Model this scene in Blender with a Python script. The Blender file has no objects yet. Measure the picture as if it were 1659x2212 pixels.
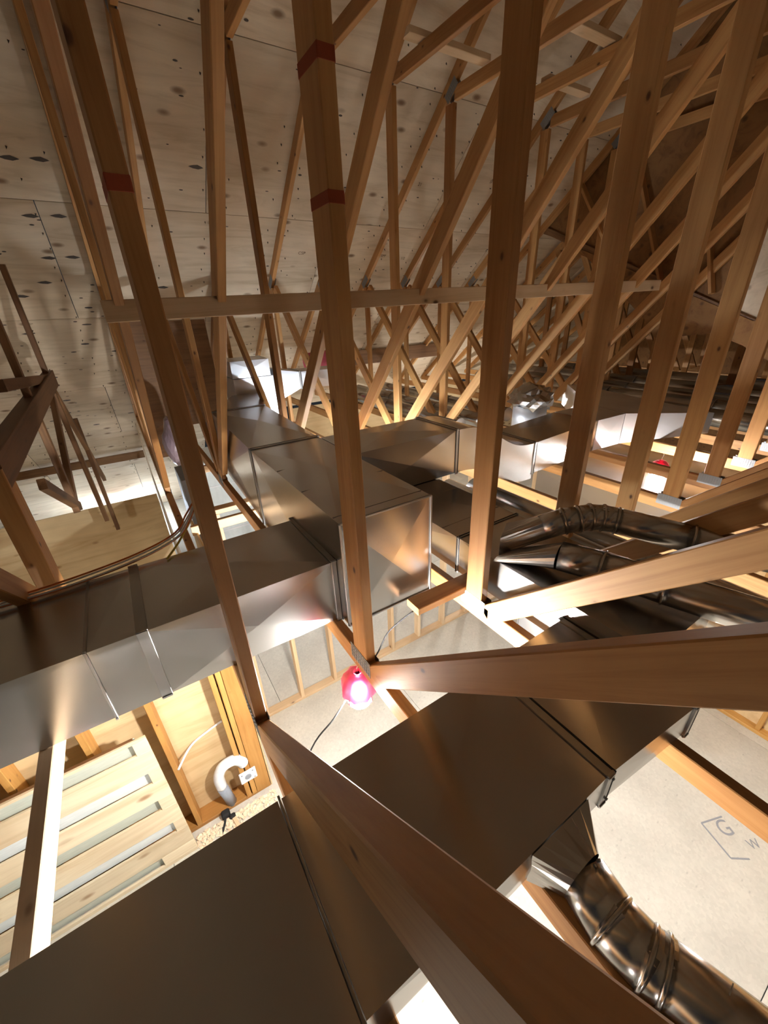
import bpy, bmesh, math, random
from mathutils import Vector, Matrix
random.seed(7)
S = bpy.context.scene
C = S.collection
H = 3.85                                   # eye height above the lower floor; all coordinates below are relative to the eye

# ---------------------------------------------------------------- camera, world, exposure
cam_d = bpy.data.cameras.new('camera'); cam = bpy.data.objects.new('camera', cam_d); C.objects.link(cam)
cam_d.sensor_fit = 'HORIZONTAL'; cam_d.sensor_width = 36.0; cam_d.lens = 863.869 / 1659 * 36.0
cam_d.clip_start = 0.02; cam_d.clip_end = 100
R0 = Vector((0.83963931, -0.54173589, -0.03909023)); R1 = Vector((-0.27264206, -0.35813458, -0.89297589)); R2 = Vector((0.46975753, 0.7604353, -0.44840386))
M = Matrix((R0, -R1, -R2)).transposed().to_4x4(); M.translation = Vector((0, 0, H))
cam.matrix_world = M
S.camera = cam
W = bpy.data.worlds.new('world'); S.world = W; W.use_nodes = True
W.node_tree.nodes['Background'].inputs[0].default_value = (0.75, 0.85, 1.0, 1)
W.node_tree.nodes['Background'].inputs[1].default_value = 0.02
S.view_settings.view_transform = 'Standard'; S.view_settings.look = 'None'
S.view_settings.gamma = 1.0; S.view_settings.use_curve_mapping = False
S.view_settings.exposure = 0.30
LAMP_W = 1.5                                # scale of the glow of work lights and added fill lamps

# ---------------------------------------------------------------- materials
def mat(name):
    m = bpy.data.materials.new(name); m.use_nodes = True
    nt = m.node_tree; b = nt.nodes['Principled BSDF']
    return m, nt, b
def N(nt, t, **k):
    n = nt.nodes.new(t)
    for a, v in k.items():
        if a in n.inputs: n.inputs[a].default_value = v
        else: setattr(n, a, v)
    return n
def ramp(nt, fac, stops):
    r = nt.nodes.new('ShaderNodeValToRGB'); e = r.color_ramp.elements
    while len(e) > 1: e.remove(e[-1])
    e[0].position, e[0].color = stops[0][0], (*stops[0][1], 1)
    for p, c in stops[1:]:
        q = e.new(p); q.color = (*c, 1)
    nt.links.new(fac, r.inputs[0]); return r
def mixc(nt, fac, a, b, mode='MIX'):
    n = nt.nodes.new('ShaderNodeMix'); n.data_type = 'RGBA'; n.blend_type = mode
    for s, v in ((0, fac), (6, a), (7, b)):
        if hasattr(v, 'is_output') or isinstance(v, bpy.types.NodeSocket): nt.links.new(v, n.inputs[s])
        else: n.inputs[s].default_value = v if s == 0 else (*v, 1)
    return n.outputs[2]
def wood(name, light, dark, knot=(0.085, 0.028, 0.010), rough=0.55, along=1.1, across=26, knots=5.0, spread=0.35):
    m, nt, b = mat(name); L = nt.links.new
    tc = N(nt, 'ShaderNodeTexCoord'); oi = N(nt, 'ShaderNodeObjectInfo')
    off = N(nt, 'ShaderNodeVectorMath', operation='SCALE'); L(oi.outputs['Random'], off.inputs['Scale']); off.inputs[0].default_value = (37, 91, 53)
    add = N(nt, 'ShaderNodeVectorMath', operation='ADD'); L(tc.outputs['Object'], add.inputs[0]); L(off.outputs[0], add.inputs[1])
    mp = N(nt, 'ShaderNodeMapping'); mp.inputs['Scale'].default_value = (along, across, across); L(add.outputs[0], mp.inputs[0])
    n1 = N(nt, 'ShaderNodeTexNoise', Scale=1.0, Detail=6.0, Roughness=0.68, Distortion=0.9); L(mp.outputs[0], n1.inputs['Vector'])
    r1 = ramp(nt, n1.outputs[0], [(0.30, dark), (0.52, tuple((a + 2 * c) / 3 for a, c in zip(dark, light))), (0.72, light)])
    n2 = N(nt, 'ShaderNodeTexNoise', Scale=2.2, Detail=2.0); L(add.outputs[0], n2.inputs['Vector'])
    r2 = ramp(nt, n2.outputs[0], [(0.3, (0.78, 0.72, 0.66)), (0.7, (1.05, 1.04, 1.0))])
    c = mixc(nt, 1.0, r1.outputs[0], r2.outputs[0], 'MULTIPLY')
    # each board its own tone
    r3 = ramp(nt, oi.outputs['Random'], [(0.0, (1 - spread, 1 - spread * 1.25, 1 - spread * 1.5)), (0.5, (0.97, 0.95, 0.92)), (1.0, (1.04, 1.05, 1.08))])
    c = mixc(nt, 1.0, c, r3.outputs[0], 'MULTIPLY')
    if knots:
        mk = N(nt, 'ShaderNodeMapping'); mk.inputs['Scale'].default_value = (knots * 1.3, knots * 2.2, knots * 2.2); L(add.outputs[0], mk.inputs[0])
        v = N(nt, 'ShaderNodeTexVoronoi', Scale=1.0, Randomness=1.0); L(mk.outputs[0], v.inputs['Vector'])
        rk = ramp(nt, v.outputs['Distance'], [(0.0, (1, 1, 1)), (0.06, (0.85, 0.85, 0.85)), (0.10, (0.2, 0.2, 0.2)), (0.17, (0, 0, 0))])
        rs = ramp(nt, v.outputs['Color'], [(0.28, (0, 0, 0)), (0.34, (1, 1, 1))])
        c = mixc(nt, mixc(nt, 1.0, rk.outputs[0], rs.outputs[0], 'MULTIPLY'), c, knot)
    L(c, b.inputs['Base Color']); b.inputs['Roughness'].default_value = rough
    bp = N(nt, 'ShaderNodeBump', Strength=0.15, Distance=0.002); L(n1.outputs[0], bp.inputs['Height']); L(bp.outputs[0], b.inputs['Normal'])
    return m
LUM = wood('spruce_lumber', (0.63, 0.36, 0.14), (0.44, 0.21, 0.065))
LUMF = wood('pale_stud_lumber', (0.84, 0.66, 0.45), (0.70, 0.51, 0.31), knots=3, spread=.15)
LUMO = wood('orange_lumber', (0.66, 0.38, 0.12), (0.50, 0.25, 0.06), knots=6)
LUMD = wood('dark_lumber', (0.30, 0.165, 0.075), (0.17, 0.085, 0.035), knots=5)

def plywood(name, light, dark, knot, nail=True, spread=.12):
    m, nt, b = mat(name); L = nt.links.new
    tc = N(nt, 'ShaderNodeTexCoord'); oi = N(nt, 'ShaderNodeObjectInfo')
    off = N(nt, 'ShaderNodeVectorMath', operation='SCALE'); L(oi.outputs['Random'], off.inputs['Scale']); off.inputs[0].default_value = (37, 91, 53)
    add = N(nt, 'ShaderNodeVectorMath', operation='ADD'); L(tc.outputs['Object'], add.inputs[0]); L(off.outputs[0], add.inputs[1])
    mp = N(nt, 'ShaderNodeMapping'); mp.inputs['Scale'].default_value = (0.9, 7, 7); L(add.outputs[0], mp.inputs[0])
    n1 = N(nt, 'ShaderNodeTexNoise', Scale=1.0, Detail=6.0, Roughness=0.62, Distortion=1.6); L(mp.outputs[0], n1.inputs['Vector'])
    r1 = ramp(nt, n1.outputs[0], [(0.28, dark), (0.5, light), (0.75, tuple(x * 1.12 for x in light))])
    n3 = N(nt, 'ShaderNodeTexNoise', Scale=1.3, Detail=3.0); L(add.outputs[0], n3.inputs['Vector'])
    r3 = ramp(nt, n3.outputs[0], [(0.35, (0.80, 0.74, 0.68)), (0.6, (1, 1, 1))])
    c = mixc(nt, 1.0, r1.outputs[0], r3.outputs[0], 'MULTIPLY')
    mk = N(nt, 'ShaderNodeMapping'); mk.inputs['Scale'].default_value = (3.2, 6.5, 6.5); L(add.outputs[0], mk.inputs[0])
    v = N(nt, 'ShaderNodeTexVoronoi', Scale=1.0); L(mk.outputs[0], v.inputs['Vector'])
    rk = ramp(nt, v.outputs['Distance'], [(0.0, (1, 1, 1)), (0.09, (0.8, 0.8, 0.8)), (0.19, (0, 0, 0))])
    rs = ramp(nt, v.outputs['Color'], [(0.36, (0, 0, 0)), (0.42, (1, 1, 1))])
    kf = mixc(nt, 1.0, rk.outputs[0], rs.outputs[0], 'MULTIPLY')
    c = mixc(nt, kf, c, knot)
    rr = ramp(nt, oi.outputs['Random'], [(0, (1 - spread,) * 3), (1, (1.05, 1.05, 1.05))])
    c = mixc(nt, 1.0, c, rr.outputs[0], 'MULTIPLY')
    L(c, b.inputs['Base Color']); b.inputs['Roughness'].default_value = 0.75
    bp = N(nt, 'ShaderNodeBump', Strength=0.25, Distance=0.003); L(n1.outputs[0], bp.inputs['Height']); L(bp.outputs[0], b.inputs['Normal'])
    return m
PLY = plywood('roof_plywood', (0.72, 0.61, 0.46), (0.56, 0.45, 0.31), (0.17, 0.09, 0.04))
PLYW = plywood('warm_wall_plywood', (0.78, 0.60, 0.34), (0.66, 0.46, 0.23), (0.30, 0.12, 0.04))
PANEL = plywood('pale_panel_plywood', (0.74, 0.64, 0.45), (0.64, 0.51, 0.32), (0.34, 0.20, 0.10))
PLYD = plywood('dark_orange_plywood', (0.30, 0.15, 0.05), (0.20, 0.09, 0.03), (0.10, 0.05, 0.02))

def osb(name, base):
    m, nt, b = mat(name); L = nt.links.new
    tc = N(nt, 'ShaderNodeTexCoord'); oi = N(nt, 'ShaderNodeObjectInfo')
    off = N(nt, 'ShaderNodeVectorMath', operation='SCALE'); L(oi.outputs['Random'], off.inputs['Scale']); off.inputs[0].default_value = (37, 91, 53)
    add = N(nt, 'ShaderNodeVectorMath', operation='ADD'); L(tc.outputs['Object'], add.inputs[0]); L(off.outputs[0], add.inputs[1])
    v = N(nt, 'ShaderNodeTexVoronoi', Scale=55.0); L(add.outputs[0], v.inputs['Vector'])
    r = ramp(nt, v.outputs['Color'], [(0.1, tuple(x * .93 for x in base)), (0.9, tuple(x * 1.04 for x in base))])
    n = N(nt, 'ShaderNodeTexNoise', Scale=1.7, Detail=4.0); L(add.outputs[0], n.inputs['Vector'])
    r2 = ramp(nt, n.outputs[0], [(0.3, (0.84, 0.84, 0.84)), (0.65, (1.03, 1.03, 1.03))])
    c = mixc(nt, 1.0, r.outputs[0], r2.outputs[0], 'MULTIPLY')
    mk = N(nt, 'ShaderNodeMapping'); mk.inputs['Scale'].default_value = (7, 16, 7); mk.inputs['Rotation'].default_value = (0, 0, .6); L(add.outputs[0], mk.inputs[0])
    v2 = N(nt, 'ShaderNodeTexVoronoi', Scale=1.0); L(mk.outputs[0], v2.inputs['Vector'])
    rk = ramp(nt, v2.outputs['Distance'], [(0.0, (.55, .55, .55)), (0.12, (0, 0, 0))])
    c = mixc(nt, rk.outputs[0], c, tuple(x * .45 for x in base))
    L(c, b.inputs['Base Color']); b.inputs['Roughness'].default_value = 0.8
    return m
OSB = osb('dusty_osb', (0.60, 0.57, 0.49))

def metal(name, col, rough=0.3, bump=0.05, metallic=1.0, streak=False):
    m, nt, b = mat(name); L = nt.links.new
    tc = N(nt, 'ShaderNodeTexCoord'); oi = N(nt, 'ShaderNodeObjectInfo')
    add = N(nt, 'ShaderNodeVectorMath', operation='ADD'); L(tc.outputs['Object'], add.inputs[0])
    off = N(nt, 'ShaderNodeVectorMath', operation='SCALE'); L(oi.outputs['Random'], off.inputs['Scale']); off.inputs[0].default_value = (7, 9, 5); L(off.outputs[0], add.inputs[1])
    n = N(nt, 'ShaderNodeTexNoise', Scale=3.0, Detail=2.0); L(add.outputs[0], n.inputs['Vector'])
    r = ramp(nt, n.outputs[0], [(0.0, tuple(x * .75 for x in col)), (1.0, tuple(x * 1.1 for x in col))]); L(r.outputs[0], b.inputs['Base Color'])
    b.inputs['Roughness'].default_value = rough
    b.inputs['Metallic'].default_value = metallic
    if not bump: return m
    n2 = N(nt, 'ShaderNodeTexNoise', Scale=2.4, Detail=1.0); L(add.outputs[0], n2.inputs['Vector'])
    bp = N(nt, 'ShaderNodeBump', Strength=bump, Distance=0.05); L(n2.outputs[0], bp.inputs['Height']); L(bp.outputs[0], b.inputs['Normal'])
    return m
GALV = metal('galvanised_sheet', (0.54, 0.53, 0.52), 0.26, 0.0)
GALVT = metal('galvanised_cleat', (0.42, 0.42, 0.41), 0.42, 0.03)
PIPE = metal('galvanised_pipe', (0.56, 0.54, 0.51), 0.25, 0.012)
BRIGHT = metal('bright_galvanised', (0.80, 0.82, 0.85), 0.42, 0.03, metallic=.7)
PLATE = metal('truss_plate_steel', (0.34, 0.36, 0.38), 0.55, 0.03, metallic=.8)
WIREM = metal('wire_metal', (0.7, 0.7, 0.7), 0.3)
def plain(name, col, rough=0.5, **k):
    m, nt, b = mat(name); L = nt.links.new
    n = N(nt, 'ShaderNodeTexNoise', Scale=14.0, Detail=2.0)
    r = ramp(nt, n.outputs[0], [(0.3, tuple(x * .88 for x in col)), (0.7, col)]); L(r.outputs[0], b.inputs['Base Color'])
    b.inputs['Roughness'].default_value = rough
    for a, v in k.items(): b.inputs[a.replace('_', ' ')].default_value = v
    return m
BLACK = plain('black_rubber', (0.010, 0.010, 0.011), 0.8)
GAP = plain('black_seal', (0.008, 0.008, 0.008), 0.7)
WHITE = plain('white_plastic', (0.82, 0.83, 0.85), 0.35)
GREY = plain('grey_plastic', (0.28, 0.31, 0.36), 0.4)
RED = plain('red_translucent_plastic', (0.85, 0.02, 0.10), 0.35, Transmission_Weight=0.06)
REDP = plain('red_paint', (0.30, 0.05, 0.012), 0.7)
PINK = plain('pink_insulation', (0.65, 0.14, 0.22), 0.9)
BAG = plain('mauve_plastic_bag', (0.30, 0.23, 0.28), 0.25)
ORANGE = plain('orange_cable', (0.75, 0.22, 0.05), 0.5)
YELLOW = plain('yellow_cable', (0.75, 0.60, 0.08), 0.5)
INK = plain('grey_ink', (0.30, 0.31, 0.33), 0.8)
INKD = plain('dark_stamp_ink', (0.20, 0.14, 0.09), 0.8)
CHIP = plain('wood_chips', (0.86, 0.70, 0.50), 0.8)
PALEP = plain('grey_green_board', (0.52, 0.56, 0.48), 0.7)
CABM = plain('pale_cabinet_paint', (0.70, 0.76, 0.76), 0.4)
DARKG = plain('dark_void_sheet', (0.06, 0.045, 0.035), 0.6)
def glow(name, col, s):
    m, nt, b = mat(name)
    n = N(nt, 'ShaderNodeLayerWeight', Blend=.5); r = ramp(nt, n.outputs[1], [(0, col), (1, col)])
    nt.links.new(r.outputs[0], b.inputs['Emission Color']); b.inputs['Emission Strength'].default_value = s * LAMP_W
    b.inputs['Base Color'].default_value = (1, 1, 1, 1)
    return m

# ---------------------------------------------------------------- helpers
def P(x, y, z): return Vector((x, y, z + H))
def tag(o, label=None, cat=None, group=None, kind=None):
    for k, v in (('label', label), ('category', cat), ('group', group), ('kind', kind)):
        if v: o[k] = v
    return o
def empty(name, x, y, z, label=None, cat=None, group=None, kind=None):
    o = bpy.data.objects.new(name, None); C.objects.link(o); o.location = P(x, y, z); o.empty_display_size = .1
    return tag(o, label, cat, group, kind)
def link(name, me, mtx=None, parent=None, m=None):
    o = bpy.data.objects.new(name, me); C.objects.link(o)
    if m is not None and not me.materials: me.materials.append(m)
    mtx = mtx or Matrix.Identity(4)
    if parent is not None:
        o.parent = parent
        pm = world(parent)
        o.matrix_local = pm.inverted() @ mtx
    else: o.matrix_local = mtx
    return o
def world(o):
    m = o.matrix_local.copy() if o.parent else o.matrix_basis.copy()
    while o.parent:
        o = o.parent; m = (o.matrix_local if o.parent else o.matrix_basis) @ m
    return m
def box_mesh(l, w, d, bev=0.003):
    """box l long on X, w on Y, d on Z, centred, with eased long edges"""
    b = min(bev, w * .3, d * .3); sec = [(w/2-b, -d/2), (w/2, -d/2+b), (w/2, d/2-b), (w/2-b, d/2), (-w/2+b, d/2), (-w/2, d/2-b), (-w/2, -d/2+b), (-w/2+b, -d/2)]
    vs = [(-l/2, y, z) for y, z in sec] + [(l/2, y, z) for y, z in sec]
    fs = [(i, (i+1) % 8, 8 + (i+1) % 8, 8 + i) for i in range(8)] + [tuple(range(7, -1, -1)), tuple(range(8, 16))]
    me = bpy.data.meshes.new('board'); me.from_pydata(vs, [], fs); me.update(); return me
def frame(p0, p1, up):
    x = (p1 - p0).normalized(); y = up.cross(x).normalized(); z = x.cross(y)
    m = Matrix((x, y, z)).transposed().to_4x4(); m.translation = (p0 + p1) / 2; return m
def beam(name, p0, p1, w, d, m, parent=None, up=Vector((0, 0, 1)), bev=.003):
    """board from p0 to p1, w thick sideways, d deep along up"""
    p0 = P(*p0); p1 = P(*p1)
    if abs((p1 - p0).normalized().dot(up)) > .98: up = Vector((0, 1, 0))
    return link(name, box_mesh((p1 - p0).length, w, d, bev), frame(p0, p1, up), parent, m)
def slab(name, x0, x1, y0, y1, z0, z1, m, parent=None, bev=.002):
    me = bpy.data.meshes.new(name); bm = bmesh.new(); bmesh.ops.create_cube(bm, size=1)
    bmesh.ops.scale(bm, vec=(x1-x0, y1-y0, z1-z0), verts=bm.verts)
    if bev: bmesh.ops.bevel(bm, geom=bm.edges[:], offset=min(bev, .3*min(x1-x0, y1-y0, z1-z0)), segments=1, affect='EDGES')
    bm.to_mesh(me); bm.free()
    return link(name, me, Matrix.Translation(P((x0+x1)/2, (y0+y1)/2, (z0+z1)/2)), parent, m)
def poly_slab(name, pts, thick, m, parent=None):
    """flat sheet with the outline pts (3-D, coplanar), extruded by thick along its normal"""
    V = [P(*p) for p in pts]; n = (V[1]-V[0]).cross(V[2]-V[0]).normalized(); c = sum(V, Vector()) / len(V); k = len(V)
    vs = [v - c for v in V] + [v - c + n * thick for v in V]
    fs = [tuple(range(k-1, -1, -1)), tuple(range(k, 2*k))] + [(i, (i+1) % k, k+(i+1) % k, k+i) for i in range(k)]
    me = bpy.data.meshes.new(name); me.from_pydata([tuple(v) for v in vs], [], fs); me.update()
    return link(name, me, Matrix.Translation(c), parent, m)
def tube(name, pts, r, m, parent=None, n=16, smooth=True, caps=True, mitre=True):
    V = [P(*p) if not isinstance(p, Vector) else p for p in pts]; c = sum(V, Vector()) / len(V)
    vs, fs = [], []; prev = None
    for i, v in enumerate(V):
        a = (V[i] - V[i-1]).normalized() if i else None; b = (V[i+1] - V[i]).normalized() if i < len(V)-1 else None
        t = (a + b).normalized() if a is not None and b is not None else (a if a is not None else b)
        s = 1 / max(.5, t.dot(a)) if (a is not None and b is not None) else 1
        if prev is None:
            u = t.orthogonal().normalized()
        else:
            u = (prev - t * prev.dot(t)).normalized()
        prev = u; w = t.cross(u)
        rr = r[i] if isinstance(r, (list, tuple)) else r
        for k in range(n):
            th = 2 * math.pi * k / n; vs.append(tuple(v - c + (u * math.cos(th) + w * math.sin(th)) * rr))
    for i in range(len(V)-1):
        for k in range(n): fs.append((i*n+k, i*n+(k+1) % n, (i+1)*n+(k+1) % n, (i+1)*n+k))
    if caps: fs += [tuple(range(n-1, -1, -1)), tuple(range((len(V)-1)*n, len(V)*n))]
    me = bpy.data.meshes.new(name); me.from_pydata(vs, [], fs); me.update()
    if smooth:
        for p in me.polygons: p.use_smooth = len(p.vertices) == 4
    return link(name, me, Matrix.Translation(c), parent, m)
def curve_pts(pts, k=6):
    V = [Vector(p) for p in pts]; out = []
    for i in range(len(V)-1):
        p0 = V[max(i-1, 0)]; p1 = V[i]; p2 = V[i+1]; p3 = V[min(i+2, len(V)-1)]
        for j in range(k):
            t = j / k; out.append(tuple(.5*((2*p1)+(-p0+p2)*t+(2*p0-5*p1+4*p2-p3)*t*t+(-p0+3*p1-3*p2+p3)*t**3)))
    out.append(tuple(V[-1])); return out
def ring(name, c, axis, r, t, m, parent, n=20, wd=None):
    """bead around a pipe"""
    c = P(*c); axis = Vector(axis).normalized(); u = axis.orthogonal().normalized(); w = axis.cross(u)
    wd = wd or t; sec = [(-wd, -t*.2), (-wd*.6, t), (wd*.6, t), (wd, -t*.2)]; vs, fs = [], []
    for k in range(n):
        d = u*math.cos(2*math.pi*k/n) + w*math.sin(2*math.pi*k/n)
        for a, b in sec: vs.append(tuple(axis*a + d*(r+b)))
    for k in range(n):
        for j in range(3): fs.append((k*4+j, k*4+j+1, ((k+1) % n)*4+j+1, ((k+1) % n)*4+j))
    me = bpy.data.meshes.new(name); me.from_pydata(vs, [], fs); me.update()
    for p in me.polygons: p.use_smooth = True
    return link(name, me, Matrix.Translation(c), parent, m)
def loft_box(name, q0, q1, m, parent, rise=.006):
    """sheet-metal duct piece between two rectangles (4 corners each); every side cross-broken with a slightly raised centre"""
    A = [P(*p) for p in q0]; B = [P(*p) for p in q1]; c = (sum(A, Vector()) + sum(B, Vector())) / 8
    vs = [v - c for v in A] + [v - c for v in B]; fs = []
    for i in range(4):
        a, b2, c2, d = i, (i+1) % 4, 4 + (i+1) % 4, 4 + i
        mid = (vs[a]+vs[b2]+vs[c2]+vs[d]) / 4; n = mid.copy(); ax = (sum(B, Vector())-sum(A, Vector())).normalized(); n = (n - ax*n.dot(ax)).normalized()
        vs.append(mid + n*rise); k = len(vs)-1
        fs += [(a, b2, k), (b2, c2, k), (c2, d, k), (d, a, k)]
    fs += [(3, 2, 1, 0)]
    e = sum(vs[4:8], Vector())/4; vs.append(e + (sum(B, Vector())-sum(A, Vector())).normalized()*rise); k = len(vs)-1
    fs += [(4, 5, k), (5, 6, k), (6, 7, k), (7, 4, k)]
    s = sum(vs[0:4], Vector())/4; 
    me = bpy.data.meshes.new(name); me.from_pydata([tuple(v) for v in vs], [], fs); me.update()
    bm = bmesh.new(); bm.from_mesh(me); bmesh.ops.recalc_face_normals(bm, faces=bm.faces); bm.to_mesh(me); bm.free()
    return link(name, me, Matrix.Translation(c), parent, m)
def rect_x(x, y0, y1, z0, z1): return [(x, y0, z0), (x, y1, z0), (x, y1, z1), (x, y0, z1)]
def rect_y(y, x0, x1, z0, z1): return [(x0, y, z0), (x1, y, z0), (x1, y, z1), (x0, y, z1)]
def cleats(q, ax, parent, w=.024, t=.0035, gap=True):
    """flat drive cleats round a joint: q the four corners, ax the run direction; a dark seal line beside them"""
    ax = Vector(ax)
    for i in range(4):
        a = P(*q[i]); b = P(*q[(i+1) % 4]); mid = (a+b)/2; c = sum((P(*p) for p in q), Vector())/4
        out = (mid - c); out = (out - ax*out.dot(ax)); d = (b-a).normalized(); out = (out - d*out.dot(d)).normalized()
        x = d; z = out; y = z.cross(x)
        M1 = Matrix((x, y, z)).transposed().to_4x4(); M1.translation = mid + out*t*.5
        link('drive_cleat', box_mesh((b-a).length + 2*t + .01, w, t*2, .001), M1, parent, GALVT)
        if gap:
            M2 = M1.copy(); M2.translation = mid + out*t*.6 + ax*(w*.5+.004)
            link('joint_seal', box_mesh((b-a).length + .012, .006, t*2.4, .001), M2, parent, GAP)
def text(name, s, size, m, mtx, parent):
    cu = bpy.data.curves.new(name, 'FONT'); cu.body = s; cu.size = size; cu.extrude = .0004; cu.align_x = 'CENTER'; cu.align_y = 'CENTER'
    return link(name, cu, mtx, parent, m)

# ---------------------------------------------------------------- setting: lower floor
FZ = -3.85
fl = empty('floor', 2, 2, FZ, kind='structure')
pm = box_mesh(2.436, 1.215, .018, .002)
for i in range(-2, 5):
    for j in range(-4, 9):
        x = i*2.44 + (1.22 if j % 2 else 0) + .55; y = j*1.22 + .15
        if x > 10.5 or x < -5: continue
        link('osb_panel', pm, Matrix.Translation(P(x, y, FZ-.009)), fl, OSB)
# stamped mark on the floor panel at the right
mk = Matrix.Translation(P(3.14, .05, FZ+.0015)) @ Matrix.Rotation(math.radians(-25), 4, 'Z')
text('floor_print', 'G', .16, INK, mk, fl)
mk2 = Matrix.Translation(P(3.20, -.12, FZ+.0015)) @ Matrix.Rotation(math.radians(-25), 4, 'Z')
text('floor_print', 'W', .09, INK, mk2, fl)
for a, b in (((3.03, .17), (3.22, .10)), ((3.03, .17), (2.95, -.06)), ((2.95, -.06), (3.06, -.14))):
    beam('floor_print', (a[0], a[1], FZ+.001), (b[0], b[1], FZ+.001), .012, .001, INK, fl, bev=.0002)

# back stud wall with plates, in line with the duct
wb = empty('wall_back', 2, 3.14, FZ, kind='structure')
beam('bottom_plate', (.30, 3.19, FZ+.019), (5.4, 3.19, FZ+.019), .09, .038, LUMF, wb)
x = .375; k = 0
while x < 5.4:
    beam('stud', (x, 3.19, FZ+.038), (x, 3.19, -1.40), .089, .038, LUMF, wb, up=Vector((1, 0, 0))); x += .406
beam('top_plate', (.30, 3.19, -1.38), (5.4, 3.19, -1.38), .09, .038, LUMF, wb)
# far exterior walls
we = empty('wall_far', 3, 7.5, FZ, kind='structure')
for i in range(1, 5): slab('plywood_sheet', .2+i*2.44, .2+i*2.44+2.436, 7.5, 7.512, FZ, -1.6, PLYW, we)
wr = empty('wall_right', 4.4, 0, FZ, kind='structure')
for i in range(3):
    slab('plywood_sheet', 4.40, 4.412, 1.08-(i+1)*1.22, 1.08-i*1.22-.004, FZ, -1.42, PLYW, wr)
for i in range(9): beam('stud', (4.38, 1.05-i*.406, FZ+.04), (4.38, 1.05-i*.406, -1.42), .038, .089, LUMO, wr, up=Vector((1, 0, 0)))
beam('bottom_plate', (4.36, 1.08, FZ+.019), (4.36, -2.6, FZ+.019), .09, .038, LUMO, wr)
beam('ledger_board', (4.34, 1.08, -2.9), (4.34, -2.6, -2.9), .038, .14, LUMO, wr)
we2 = empty('wall_end', 11.2, 2, FZ, kind='structure')
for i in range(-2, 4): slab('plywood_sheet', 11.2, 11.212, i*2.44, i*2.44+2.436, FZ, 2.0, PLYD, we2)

# left plywood wall behind the slotted panel
wl = empty('wall_left', -.6, 2.55, FZ, kind='structure')
for a, b, zt in ((-2.9, -1.23, -1.36), (-1.226, -.01, -1.36), (-.006, .17, -1.36)):
    slab('plywood_sheet', a, b, 2.60, 2.612, FZ, zt, PLYW, wl)
beam('bottom_plate', (-2.9, 2.53, FZ+.019), (.17, 2.53, FZ+.019), .14, .038, LUMO, wl)
for x in (-2.44, -1.63, -1.22, -.82, -.435): beam('stud', (x, 2.53, FZ+.038), (x, 2.53, -1.40), .14, .038, LUMO, wl, up=Vector((1, 0, 0)))
for x, w in ((-.02, .038), (.028, .038), (.11, .12)): beam('corner_stud', (x, 2.52, FZ+.038), (x, 2.52, -1.40), .14, w, LUMO, wl, up=Vector((1, 0, 0)))
beam('top_plate', (-2.9, 2.53, -1.38), (.17, 2.53, -1.38), .14, .038, LUMO, wl)
slab('side_sheet', .175, .187, 2.46, 3.2, FZ, -1.36, PLYW, wl)

# slotted plywood panel
sp = empty('slotted_panel', -1.1, 2.32, FZ, 'pale plywood wall panel with five long horizontal slots at lower left', 'panel')
X0, X1 = -1.74, -.485; ZT = -2.43
slots = [(-2.455, -2.565), (-2.765, -2.885), (-3.07, -3.19), (-3.38, -3.505), (-3.70, -3.81)]
ends = [-.50, -.49, -.53, -.51, -.70]
zz = ZT
ends = [-.57, -.56, -.58, -.56, -.72]
for i, (a, b) in enumerate(slots):
    slab('plank', X0, X1, 2.315, 2.333, a, zz, PANEL, sp); slab('end_plank', ends[i], X1, 2.3155, 2.3325, b, a, PANEL, sp); zz = b
slab('plank', X0, X1, 2.315, 2.333, FZ, zz, PANEL, sp)
for i, (a, b) in enumerate(slots):
    slab('slot_backing', X0, ends[i]+.02, 2.352, 2.362, b-.02, a+.012, PALEP if i % 2 == 0 else CABM, sp)
    slab('slot_lip', X0, ends[i]+.01, 2.334, 2.36, a+.002, a+.02, LUMD, sp)

# partition sheathing edge-on at the left and the low plywood wall beyond
wp = empty('wall_partition', 0, 6, FZ, kind='structure')
poly_slab('plywood_sheet', [(.055, 7.55, -1.05), (.055, 6.4, -1.98), (.055, 3.95, -1.88), (.055, 3.2, -1.70), (.055, 3.2, -2.9), (.055, 7.55, -2.9)], .012, PLY, wp)
for i in range(2): slab('plywood_sheet', .03-(i+1)*1.5, .03-i*1.5-.004, 6.0, 6.012, FZ, -2.13, PLYW, wp)

wi_ = empty('wall_void_shade', .6, 5.15, -1.9, kind='structure')
slab('plywood_sheet', .13, .55, 5.15, 5.162, -1.42, .06, LUMD, wi_); slab('plywood_sheet', .555, .98, 5.15, 5.162, -1.1, .0, LUMD, wi_)  # dark sheets added to stand in for the shade of the void
# ---------------------------------------------------------------- setting: roof
PITCH = .833; PH = math.atan(PITCH)
def zr(y): return .413 + (5 - y)*PITCH       # underside of the roof sheets
ce = empty('ceiling', 2, 4, zr(4), kind='structure')
sm = box_mesh(2.434, 1.216, .012, .001); Sd = Vector((0, math.cos(PH), -math.sin(PH)))
rowlen = 1.22
for r in range(0, 13):
    s = -9.2 + rowlen*r                      # distance down the slope from y=5
    cy = 5 + (s + rowlen/2)*math.cos(PH)
    if cy < -1.4: continue
    for i in range(-2, 6):
        x = -3.0 + i*2.44 + (1.22 if r % 2 else 0) + .4
        if cy > 7.75 and x > 1.7: continue
        o = Vector((x, cy, zr(cy) + H)) + Vector((0, math.sin(PH), math.cos(PH)))*.007
        m4 = Matrix.Rotation(-PH, 4, 'X'); m4.translation = o
        link('plywood_sheet', sm, m4, ce, PLY)
RY = -1.75; RZ = zr(RY)
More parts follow.
